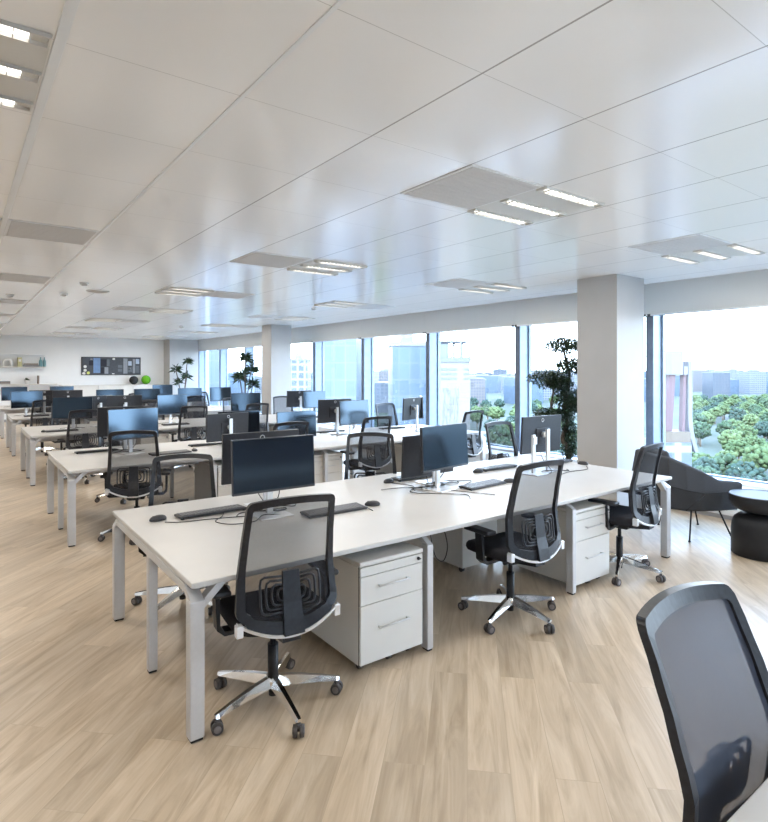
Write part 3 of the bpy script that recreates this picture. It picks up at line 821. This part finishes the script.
# ------------------------------------------------------------------ lounge armchair (faces +X locally)
def make_armchair():
    t = thing('armchair', (6.02, 2.90, 0), rad(-36), label='charcoal upholstered lounge armchair with thin black legs by the window', cat='armchair')
    t.scale = (.94, .94, 1)
    half_top = [(.44, -.36, .585), (.20, -.385, .605), (.02, -.385, .69), (-.16, -.37, .76), (-.32, -.33, .82), (-.42, -.22, .835), (-.46, 0, .84)]
    half_mid = [(.45, -.35, .50), (.20, -.40, .50), (.02, -.41, .49), (-.16, -.40, .52), (-.34, -.36, .56), (-.46, -.24, .58), (-.50, 0, .58)]
    half_bot = [(.42, -.32, .31), (.22, -.33, .305), (.02, -.33, .30), (-.12, -.30, .30), (-.26, -.27, .31), (-.36, -.18, .33), (-.39, 0, .335)]
    def full(h): return h + [(x, -y, z) for x, y, z in h[-2::-1]]
    T_, Md, B_ = full(half_top), full(half_mid), full(half_bot)
    def inn(p, d, dz=0):
        v = Vector((p[0]+.02, p[1], 0)); L = v.length
        return (p[0]-v.x/L*d, p[1]-v.y/L*d, p[2]+dz)
    sh = MB(); cols = []
    for a, m, b in zip(T_, Md, B_):
        rim = inn(a, .04, .012)
        cols.append([b, m, a, rim, inn(a, .085, -.005), inn(m, .12, -.03), inn(b, .06, .06)])
    sh.loft(cols, True, True, smooth=False)
    shell = sh.build('shell', M['armfab'], t)
    bv = shell.modifiers.new('soft', 'BEVEL'); bv.width = .012; bv.segments = 2; bv.limit_method = 'ANGLE'; bv.angle_limit = rad(25)
    pp = MB()
    pp.tube([Vector(p) for p in Md], .006, 6)
    for sg in (0, -1): pp.tube([Vector(Md[2 if sg == 0 else -3]), Vector(B_[3 if sg == 0 else -4])], .006, 6)
    for i in (4, 8): pp.tube([Vector(T_[i]), Vector(Md[i]), Vector(B_[i])], .005, 6)
    pp.build('piping', M['armdark'], t)
    # bottom, seat and back cushions
    MB().loft([[(x*1.0, y*1.0, z) for x, y, z in B_], [(x*.5+.02, y*.5, .30) for x, y, z in B_]], True, True).build('underside', M['armdark'], t)
    MB().box(-.30, .43, -.27, .27, .34, .455, .035, 4).build('seat_cushion', M['armfab'], t)
    T = Matrix.Translation((-.27, 0, .66)) @ Matrix.Rotation(rad(-14), 4, 'Y')
    MB().box(-.06, .06, -.25, .25, -.20, .225, .045, 4, T=T).build('back_cushion', M['armfab'], t)
    for sx, sy in ((1, 1), (1, -1), (-1, 1), (-1, -1)):
        fx = .36 if sx > 0 else -.10
        l_ = MB().cyl((fx*.62+.03, sy*.24, .31), (fx, sy*.33, .012), .0085, .0085, 10).build('leg', M['armdark'], t)
        MB().cyl((fx, sy*.33, 0), (fx, sy*.33, .014), .014, .012, 12).build('foot', M['armdark'], l_)
    MB().tube([(-.13, -.20, .305), (-.13, .20, .305)], .008, 8).tube([(.13, -.20, .305), (.13, .20, .305)], .008, 8).tube([(-.13, 0, .303), (.13, 0, .303)], .008, 8).build('leg_frame', M['armdark'], t)
    return t
make_armchair()
# ------------------------------------------------------------------ side table
st = thing('side_table', (5.89, 2.13, 0), 0, label='black hourglass side table with round top beside the armchair', cat='side table')
MB().lathe([(.228, 0), (.236, .01), (.236, .22), (.23, .28), (.212, .33), (.18, .358), (.13, .372), (.10, .378), (.095, .386)], 48).build('drum_base', M['tableblk'], st)
MB().lathe([(.095, .386), (.11, .392), (.165, .400), (.21, .422), (.24, .458), (.252, .500), (.255, .540), (.250, .550), (.235, .551), (.232, .547)], 48).build('bowl_top', M['tableblk'], st)

# ------------------------------------------------------------------ plants
def leaf(bm, p, d, L, w, up=Vector((0, 0, 1)), droop=.3):
    d = d.normalized(); s = d.cross(up)
    if s.length < .05: s = Vector((1, 0, 0))
    s.normalize(); s *= w/2
    p1 = p+d*L*.45; p2 = p+d*L-Vector((0, 0, droop*L))
    a = bm.verts.new(p); b = bm.verts.new(p1+s); c = bm.verts.new(p2); e = bm.verts.new(p1-s)
    bm.faces.new((a, b, c)); bm.faces.new((a, c, e))
def rnd():
    while 1:
        v = Vector((R.uniform(-1, 1), R.uniform(-1, 1), R.uniform(-1, 1)))
        if .1 < v.length < 1: return v
def tree_near():
    t = thing('bonsai_tree', (6.72, 4.82, 0), 0, label='tall potted tree with twisting trunk and dark leaf clouds left of the near column', cat='plant')
    MB().lathe([(.15, 0), (.165, .02), (.20, .38), (.215, .40), (.20, .405), (.19, .37)], 32).build('pot', M['pot'], t)
    MB().lathe([(.185, .36), (.10, .372), (.02, .375)], 24).build('soil', M['soil'], t)
    tr = MB()
    # lateral axis a = towards the right of the view, mostly -Y +X
    A = Vector((.80, -.60, 0)); B = Vector((.6, .8, 0))
    def q(a, z, b=0): return A*a + B*b + Vector((0, 0, z))
    tr.tube(smooth_path([q(0, .36), q(.05, .55), q(-.04, .75), q(.03, .95), q(-.02, 1.2), q(.04, 1.45), q(.05, 1.65), q(.0, 1.85), q(-.04, 2.0)]), [.04-.026*i/48 for i in range(49)], 8)
    tr.tube(smooth_path([q(0, 1.0), q(-.12, 1.05), q(-.2, 1.2), q(-.17, 1.4), q(-.24, 1.55)]), [.022-.010*i/24 for i in range(25)], 7)
    tr.tube(smooth_path([q(0, 1.15), q(.14, 1.3), q(.22, 1.42), q(.2, 1.6), q(.12, 1.75)]), [.02-.010*i/24 for i in range(25)], 7)
    tr.build('trunk', M['bark'], t)
    f = MB()
    cl = [(-.03, 2.03, .24, .09), (.10, 1.76, .20, .10), (-.28, 1.58, .28, .11), (-.10, 1.50, .18, .09), (.06, 1.30, .22, .13), (.2, 1.22, .16, .10), (-.2, 1.08, .26, .07), (.03, .95, .10, .2), (.08, .78, .12, .16), (.06, .6, .10, .13)]
    for a, z, r, h in cl:
        for k in range(int(4200*r)):
            v = rnd(); p = q(a*.8+v.x*r*1.1, z+v.z*h*1.15, v.y*r*.9)
            leaf(f.bm, p, rnd()+Vector((0, 0, .3)), R.uniform(.04, .065), .024)
    f.build('foliage', M['leaf'], t)
tree_near()
def dracaena(name, x, y, stems, label, sc=1):
    t = thing(name, (x, y, 0), 0, label=label, cat='plant')
    MB().lathe([(.15, 0), (.17, .02), (.20, .42), (.21, .44), (.19, .44), (.18, .40)], 28).build('pot', M['potwhite'], t)
    MB().lathe([(.175, .39), (.02, .405)], 20).build('soil', M['soil'], t)
    A = Vector((.80, -.60, 0)); B = Vector((.6, .8, 0))
    s = MB(); f = MB()
    for (a, z, b, n, L) in stems:
        s.tube(smooth_path([A*(a*.15)+Vector((0, 0, .39)), A*(a*.4)+Vector((0, 0, .39+(z-.39)*.4)), A*a+B*b+Vector((0, 0, z))]), .016, 7)
        top = A*a+B*b+Vector((0, 0, z))
        for k in range(n):
            an = R.uniform(0, 2*PI); el = R.uniform(-.25, 1.3)
            d = Vector((math.cos(an)*math.cos(el), math.sin(an)*math.cos(el), math.sin(el)))
            leaf(f.bm, top+Vector((0, 0, R.uniform(-.06, .06))), d, L*R.uniform(.7, 1.1), .045, droop=.30)
    s.build('stems', M['bark'], t); f.build('foliage', M['leaf'], t)
dracaena('potted_dracaena', 6.62, 15.55, [(.0, 2.02, 0, 60, .34), (.14, 1.72, .1, 60, .32), (-.16, 1.45, 0, 60, .34), (.22, 1.28, 0, 50, .30), (.0, 1.6, -.1, 40, .28)],
         'tall dark spiky-leaved plant just left of the far column')
dracaena('potted_dracaena', 6.50, 20.85, [(.15, 1.98, 0, 45, .30), (-.26, 1.70, 0, 45, .30), (.12, 1.45, .05, 45, .30), (-.16, 1.25, 0, 40, .28)],
         'spiky-leaved plant in front of the white end wall corner')

# ------------------------------------------------------------------ far wall: cabinets, shelf, board
for i in range(3):
    x0 = 2.75+i*1.13
    t = thing('wall_cabinet', (x0, YF-.46, 0), 0, label=('low white cabinet at the end wall, %s' % ('left of the pin board', 'under the pin board', 'under the green ball')[i]), cat='cabinet', group='low white cabinets along the end wall')
    MB().box(0, 1.12, 0, .44, .06, 1.14, .003).build('body', M['cabinet'], t)
    MB().box(-.002, 1.122, -.02, .44, 1.142, 1.17, .003).build('top', M['cabinet'], t)
    MB().box(.02, 1.10, .03, .43, 0, .058).build('plinth', M['base'], t)
    for k in range(2):
        d = MB().box(.005+k*.56, .555+k*.56, -.019, -.002, .065, 1.135, .002).build('door', M['cabinet'], t)
        MB().cyl((.53+k*.06, -.035, .85), (.53+k*.06, -.035, 1.0), .005, .005, 8).build('handle', M['silver'], d)
t = thing('ball_ornament', (5.49, YF-.3, 1.17), 0, label='round bright green moss ball on the white cabinet at the end wall', cat='ornament')
MB().ball((0, 0, .165), .16, 4, jit=.03).build('moss_ball', M['green'], t)
MB().lathe([(.06, 0), (.05, .012), (.03, .02)], 16).build('foot_ring', M['black'], t)
t = thing('ball_ornament', (5.07, YF-.3, 1.17), 0, label='round black ball left of the green one on the white cabinet', cat='ornament')
MB().ball((0, 0, .155), .15, 4, jit=.03).build('ball', M['blackball'], t)
MB().lathe([(.06, 0), (.05, .012), (.03, .02)], 16).build('foot_ring', M['black'], t)
# pin board
t = thing('pin_board', (3.42, YF-.03, 1.51), 0, label='wide dark framed pin board with pictures on the end wall', cat='board')
MB().box(0, 1.95, 0, .025, 0, .64, .002).build('panel', M['board'], t)
MB().box(0, 1.95, -.008, 0, 0, .022).box(0, 1.95, -.008, 0, .618, .64).box(0, .022, -.008, 0, .022, .618).box(1.928, 1.95, -.008, 0, .022, .618).build('frame', M['boardframe'], t)
pc = {'blue': colr('picture_blue', (.16, .27, .48)), 'dark': colr('picture_black', (.012, .015, .03)), 'grey': colr('picture_grey', (.26, .28, .32)), 'slate': colr('picture_slate', (.12, .14, .17)),
      'white': colr('paper_white', (.72, .73, .72), k=1.05), 'yellow': colr('paper_yellow', (.72, .76, .22), k=1.05), 'pale': colr('picture_pale', (.42, .50, .62))}
pics = [(.38, .08, .60, .60, 'blue'), (.24, .34, .37, .50, 'dark'), (.61, .30, .80, .56, 'dark'), (.61, .05, .72, .28, 'dark'), (.74, .05, .86, .28, 'grey'), (.82, .32, .90, .56, 'slate'),
        (1.18, .12, 1.32, .22, 'slate'), (1.18, .26, 1.32, .36, 'slate'), (1.36, .05, 1.50, .60, 'grey'), (1.52, .34, 1.64, .50, 'pale'), (1.52, .10, 1.66, .28, 'slate'),
        (1.68, .06, 1.76, .58, 'grey'), (1.78, .40, 1.90, .58, 'pale'), (1.78, .08, 1.90, .34, 'slate'), (1.0, .54, 1.08, .61, 'white'), (.28, .54, .36, .58, 'grey'),
        (.98, .0+.03, 1.06, .06, 'white'), (1.54, .22, 1.60, .27, 'white')]
for x0, z0, x1, z1, c in pics: MB().box(x0, x1, -.004, -.0005, z0, z1).build('picture', pc[c], t)
for x, z, c in ((.12, .30, 'white'), (.12, .17, 'white'), (.08, .06, 'white'), (.22, .08, 'yellow')):
    MB().cyl((x, -.006, z), (x, -.0005, z), .05, .05, 20).build('round_note', pc[c], t)
# open shelving at the left
sh = thing('wall_shelf', (.2, YF-.32, 0), 0, label='white open wall shelf unit at the left of the end wall', cat='shelf')
MB().box(0, 2.12, 0, .31, 1.77, 1.80, .002).build('shelf_board', M['cabinet'], sh)
MB().box(0, 2.46, 0, .31, 1.20, 1.235, .002).build('shelf_board', M['cabinet'], sh)
MB().box(0, 2.12, .29, .31, 1.80, 2.2).box(0, 2.12, 0, .31, 2.2, 2.225).build('shelf_niche', M['wall'], sh)
def on(x, z): return (x, YF-.17, z)
z1, z2 = 1.80, 1.235
def vase(x, z, prof_, m, label, cat):
    MB().lathe(prof_, 20).build(cat.replace(' ', '_'), m, loc=on(x, z), label=label, cat=cat)
c_teal = colr('teal_glass', (.12, .25, .28), .3); c_olive = colr('olive_card', (.42, .40, .22)); c_bk = colr('book_dark', (.10, .10, .11)); c_wh = colr('ornament_white', (.78, .78, .77), .4, 1.04); c_bk2 = colr('book_grey', (.25, .23, .23)); c_bk3 = colr('book_brown', (.22, .17, .14)); 
vase(.90, z1, [(.05, 0), (.09, .03), (.10, .10), (.06, .17), (.03, .20)], M['blackball'], 'black round vase at the far left of the upper shelf', 'vase')
o = thing('ring_ornament', on(1.27, z1), 0, label='white arch-shaped ornament on the upper shelf', cat='ornament')
MB().tube([Vector((-.11, 0, 0))]+[Vector((-.11*math.cos(a), 0, .13+.11*math.sin(a))) for a in [PI*k/14 for k in range(15)]]+[Vector((.11, 0, 0))], .04, 10).build('arch', c_wh, o)
MB().box(-.17, .17, -.05, .05, 0, .02, .004).build('base', c_wh, o)
o = thing('file_box', on(1.60, z1), 0, label='olive upright file box on the upper shelf', cat='file box')
MB().box(-.055, .055, -.12, .12, 0, .30, .004).build('box_body', c_olive, o)
MB().box(-.03, .03, -.124, -.1205, .16, .24).build('label_plate', c_wh, o)
for k, (m, w) in enumerate(((c_bk, .46), (c_bk2, .42), (c_bk3, .38))):
    MB().box(-w/2, w/2, -.10, .10, 0, .035, .003).build('book', m, loc=on(1.92, z1+k*.036), label=('dark', 'grey', 'brown')[k]+' flat book '+('at the bottom', 'in the middle', 'on top')[k]+' of the stack on the upper shelf', cat='book', group='flat books on the upper shelf')
for k in range(2):
    vase(2.19+k*.11, z1, [(.045, 0), (.048, .01), (.048, .19), (.02, .24), (.018, .31), (.022, .315)], c_teal, ('left', 'right')[k]+' teal bottle at the right end of the upper shelf', 'bottle')
for k in range(3):
    MB().box(-.24, .24, -.10, .10, 0, .03, .003).build('book', (c_bk2, c_bk3, c_bk)[k], loc=on(1.10, z2+k*.031), label=('lowest', 'middle', 'top')[k]+' flat book of the pile on the lower shelf', cat='book', group='flat books on the lower shelf')
MB().box(-.022, .022, -.11, .11, 0, .27, .003).build('book', c_bk3, loc=on(2.12, z2), label='single upright brown book on the lower shelf', cat='book')
o = thing('small_potted_plant', on(1.80, z2), 0, label='small dark plant in a white pot on the lower shelf', cat='plant')
MB().lathe([(.05, 0), (.07, .10), (.075, .12), (.06, .12)], 18).build('pot', M['potwhite'], o)
lf = MB()
for k in range(40):
    an = R.uniform(0, 2*PI); el = R.uniform(.1, 1.2)
    leaf(lf.bm, Vector((0, 0, .12)), Vector((math.cos(an)*math.cos(el), math.sin(an)*math.cos(el), math.sin(el))), R.uniform(.08, .15), .04)
lf.build('foliage', M['leaf'], o)

# ------------------------------------------------------------------ outdoors, seen through the windows
CAMF = Vector((math.cos(rad(53.3)), math.sin(rad(53.3)), 0)); CAMR = Vector((math.sin(rad(53.3)), -math.cos(rad(53.3)), 0))
G = -40.0
gm = noisy(mat('city_ground', (.055, .058, .048), .9), (.022, .036, .015), .02, 5)
MB().box(20, 3000, -1500, 3500, G-1, G).build('ground', gm, kind='structure')
def out(angle, dist):   # a place at a compass angle (degrees right of the view axis) and a distance
    a = math.tan(rad(angle)); return CAMF*dist + CAMR*(a*dist)
crowns = []
LEAFC = [((.050, .075, .034), (.09, .125, .055)), ((.034, .058, .034), (.062, .09, .05)), ((.065, .09, .04), (.11, .145, .065)), ((.028, .048, .038), (.05, .078, .06))]
protos = []
for k in range(4):
    m = noisy(mat('park_leaves', LEAFC[k][0], .9, 0, .1), LEAFC[k][1], .6, 6, .35, .65, bump=.0)
    t = thing('park_tree', cat='tree')
    tk = MB().tube([(0, 0, 0), (0, 0, 5)], [.45, .3], 8).build('trunk', M['trunk_out'], t)
    f = MB()
    for j in range(150):
        v = rnd().normalized()*R.uniform(.55, 1.0)
        f.ball((v.x*4.4, v.y*4.4, 7.2+v.z*(3.8 if v.z > 0 else 2.6)), R.uniform(.5, 1.15), 1, jit=.3)
    f.build('crown', m, t); protos.append(t)
TL = ['light green bushy tree in the park below the windows', 'dark green bushy tree in the park below the windows', 'yellowish green bushy tree in the park below the windows', 'blue-green bushy tree in the park below the windows']
taken = []
def tree(a, d, k=None):
    p = out(a, d)
    for q, s in taken:
        if (q-p).length < s: return
    k = R.randrange(4) if k is None else k
    taken.append((p, 10.8))
    o = place(protos[k], (p.x, p.y, G), R.uniform(0, 6.28), TL[k], 'park trees')
    s = R.uniform(.95, 1.25); o.scale = (s, s, s*R.uniform(.9, 1.15))
for _ in range(2500):
    if len(taken) > 190: break
    d = R.uniform(175, 690); a = R.uniform(28.6, 40)
    if 215 < d < 300 and a < 31.2: continue
    tree(a, d)
n0 = len(taken)
for _ in range(400):
    if len(taken) > n0+45: break
    tree(R.uniform(7, 19.5), R.uniform(230, 650))
n0 = len(taken)
for _ in range(200):
    if len(taken) > n0+10: break
    tree(R.uniform(-1.2, .6), R.uniform(160, 330))

F = [facade('facade_white_slots', (.15, .155, .165), (.045, .06, .08), 3.2, 3.4, .5), facade('facade_blue_glass', (.08, .10, .125), (.045, .07, .10), 2.4, 3.6, .12),
     facade('facade_sand', (.11, .10, .095), (.045, .05, .065), 3.0, 3.2, .6), facade('facade_grey', (.055, .065, .08), (.03, .04, .055), 4, 3.5, .7)]
roofm = colr('flat_roof_grey', (.12, .125, .13))
BL = []
def building(a, d, w, dep, ztop, fi, label=None, cat='building', group='distant city buildings', rz=None, cap=True, fixed=False):
    p = out(a, d); hh = ztop-G
    for _ in range(0 if fixed else 60):
        rr = (w+dep)*.62
        if all((p-q).length > rr+r2 for q, r2 in BL) and all((p-q).length > rr+8 for q, r2 in taken): break
        d += 25; p = out(a, d)
    BL.append((p, (w+dep)*.62))
    t = thing('office_building', (p.x, p.y, G), rad(53.3-90) if rz is None else rz, label=label or 'pale block on the hazy city skyline', cat=cat, group=group)
    MB().box(-w/2, w/2, 0, dep, 0, hh).build('walls', F[fi], t)
    r = MB().box(-w/2-.3, w/2+.3, -.3, dep+.3, hh, hh+.9)
    if cap: r.box(-w*.2, w*.15, dep*.3, dep*.7, hh+.9, hh+3.5)
    r.build('roof', roofm, t)
    return t
# skyline
for k in range(70):
    d = R.uniform(600, 1500); a = 6+k*.50+R.uniform(-.3, .3)
    if a > 40: break
    w = R.uniform(18, 60)
    building(a, d, w, 30, G+R.uniform(22, 38)+d*.004, R.randrange(4), rz=rad(53.3-90+R.uniform(-25, 25)))
for k in range(16):
    a = -24+k*1.9
    building(a, R.uniform(500, 900), R.uniform(20, 50), 30, G+R.uniform(26, 40), R.randrange(4), rz=rad(53.3-90+R.uniform(-20, 20)))
# mid-distance blocks
for a, d, w, zt, fi, lab in [(9.2, 330, 26, -12, 1, 'blue-grey block below the skyline, right of the white tower'), (12.0, 420, 40, -10, 0, 'long white block below the skyline, right of the white tower'), (16.5, 420, 46, -7, 0, 'white block with long rows of windows behind the bonsai tree'),
                             (33.0, 640, 60, -6, 0, 'long white block above the park trees'), (30.6, 560, 22, -2, 3, 'grey block at the left edge of the park view'), (36, 700, 60, -2, 1, 'blue-grey block above the park at the right edge')]:
    building(a, d, w, 25, zt, fi, lab, group='mid-distance blocks')
# towers close by
t = building(-5.0, 120, 9.5, 12, 9.2, 1, 'pale blue glass tower seen through the window right of the far column', fixed=True, rz=rad(53.3-90-8))
t = building(2.6, 125, 7.6, 10, 7.0, 1, 'light glass tower left of the white tower', fixed=True, rz=rad(53.3-90+5))
t = building(-8.6, 260, 9, 12, 6.0, 0, 'white block with tall window slots right beside the far column', fixed=True)
t = building(-18.3, 90, 4.6, 9, 12, 1, 'glass tower beyond the last windows at the left', fixed=True)
# white tower with louvres and open crown
p = out(6.95, 110)
t = thing('white_tower', (p.x, p.y, G), rad(53.3-90+4), label='white tower with open crown and louvres seen through the middle window', cat='tower')
wm = colr('tower_white_cladding', (.13, .133, .13), .6, 1.05); lm = colr('tower_louvre_grey', (.08, .085, .10)); wv = noisy(mat('tower_wavy_panel', (.085, .085, .078), .7), (.13, .13, .12), 2.2, 4, .45, .55, stretch=(1.6, 1, .22))
zz = 1.69+8*110/571-G
MB().box(-3.2, 3.2, 0, 7, 0, zz).build('shaft', wm, t)
MB().box(-2.2, 1.0, -.06, 0, zz-22, zz-5).build('wavy_panel', wv, t)
for k in range(3): MB().box(-2.5, .6, -.12, 0, zz-1.6-k*.9, zz-1.2-k*.9).build('louvre', lm, t)
for k in range(3): MB().box(2.0, 3.0, -.12, 0, zz-1.6-k*.9, zz-1.2-k*.9).build('louvre', lm, t)
MB().box(-3.5, 3.4, -.3, 7.2, zz, zz+.9).build('cornice', lm, t)
for x in (-3.3, -.6, 1.2, 2.9):
    for y in (0, 6.6): MB().box(x, x+.35, y, y+.35, zz+.9, zz+3.8).build('crown_post', wm, t)
MB().box(-3.3, -.9, .5, 6, zz+.9, zz+3.6).build('plant_room', colr('plant_room_grey', (.09, .10, .12)), t)
cr = MB().box(-3.3, 3.2, 0, 7, zz+3.8, zz+4.1)
for k in range(7): cr.box(-3.3, 2.6, 0, .15, zz+4.3+k*.42, zz+4.42+k*.42).box(-3.3+k*.95, -3.2+k*.95, 0, .15, zz+4.1, zz+7.0)
cr.build('crown_lattice', lm, t)
# rooftop sign on raking pylons, right window
p = out(27.25, 80)
t = thing('rooftop_pylon', (p.x, p.y, G), rad(53.3-90), label='white rooftop box on raking reddish pylons at the left of the bright window', cat='rooftop structure')
red = colr('pylon_red_brown', (.075, .045, .05), .6); wb_ = colr('roof_box_white', (.105, .105, .12), .5, 1.04)
MB().box(-2.2, 1.9, 0, 6, 0, -8.5-G).build('lower_building', F[0], t)
MB().box(-1.6, 1.9, .2, 4, -8.5-G, -7.0-G).build('terrace', colr('terrace_sand', (.075, .058, .042)), t)
MB().box(-1.8, 1.0, .5, 3, 1.0-G, 4.4-G, .05).build('box_head', wb_, t)
MB().box(1.1, 1.7, .5, 3, 1.0-G, 2.2-G, .05).build('side_box', wb_, t)
MB().loft([[(-1.6, 1, -7-G), (-.3, 1, -7-G), (-.3, 2, -7-G), (-1.6, 2, -7-G)], [(-.7, 1, 1-G), (.15, 1, 1-G), (.15, 2, 1-G), (-.7, 2, 1-G)]], smooth=False).build('pylon', red, t)
MB().loft([[(1.1, 1, -7-G), (1.5, 1, -7-G), (1.5, 2, -7-G), (1.1, 2, -7-G)], [(1.3, 1, 1-G), (1.7, 1, 1-G), (1.7, 2, 1-G), (1.3, 2, 1-G)]], smooth=False).build('pylon', red, t)
sl = MB(); rg = []
for k in range(14):
    s = k/13; z = 3-13*s; off = 2.0+1.5*max(0, s-.6)**2*4
    rg.append([(off-.1, .8, z-G), (off+.45, .8, z-G), (off+.45, 2.4, z-G), (off-.1, 2.4, z-G)])
sl.loft(rg, smooth=False).build('curved_fin', wb_, t)

# ------------------------------------------------------------------ light
for o in list(C.objects):
    pass
def area(name, loc, sx, sy, power, col, rot=(0, 0, 0)):
    l = bpy.data.lights.new(name, 'AREA'); l.shape = 'RECTANGLE'; l.size = sx; l.size_y = sy; l.energy = power; l.color = col
    o = bpy.data.objects.new(name, l); C.objects.link(o); o.location = loc; o.rotation_euler = rot; return o
for x, y in LIGHTS:
    area('tube_lamp', (x, y, H-.03), .55, .62, 17, (1, .93, .83))
sun = bpy.data.lights.new('sun', 'SUN'); sun.energy = 4.0; sun.angle = rad(1); sun.color = (1, .96, .9)
so = bpy.data.objects.new('sun', sun); C.objects.link(so); so.rotation_euler = Vector((.75, .35, -.62)).to_track_quat('-Z', 'Y').to_euler()
w = bpy.data.worlds.new('sky'); SC.world = w; w.use_nodes = True
n = w.node_tree.nodes; l = w.node_tree.links; bg = n['Background']
tc = n.new('ShaderNodeTexCoord'); sp = n.new('ShaderNodeSeparateXYZ'); rp = n.new('ShaderNodeValToRGB')
l.new(tc.outputs['Generated'], sp.inputs[0]); l.new(sp.outputs['Z'], rp.inputs['Fac']); l.new(rp.outputs['Color'], bg.inputs['Color'])
e = rp.color_ramp.elements; e[0].position = 0; e[0].color = (.78, .89, 1, 1); e[1].position = .6; e[1].color = (.42, .64, 1, 1)
bg.inputs['Strength'].default_value = 9.0

# ------------------------------------------------------------------ camera
cam = bpy.data.cameras.new('camera'); co = bpy.data.objects.new('camera', cam); C.objects.link(co)
co.location = (0, 0, 1.69); co.rotation_euler = (rad(90), 0, rad(53.3-90))
cam.sensor_fit = 'HORIZONTAL'; cam.sensor_width = 36; cam.lens = 571/768*36; cam.shift_y = -41/768; cam.clip_end = 6000; cam.clip_start = .02
SC.camera = co
SC.view_settings.view_transform = 'Standard'; SC.view_settings.look = 'None'
SC.view_settings.exposure = .66; SC.view_settings.gamma = 1; SC.view_settings.use_curve_mapping = False
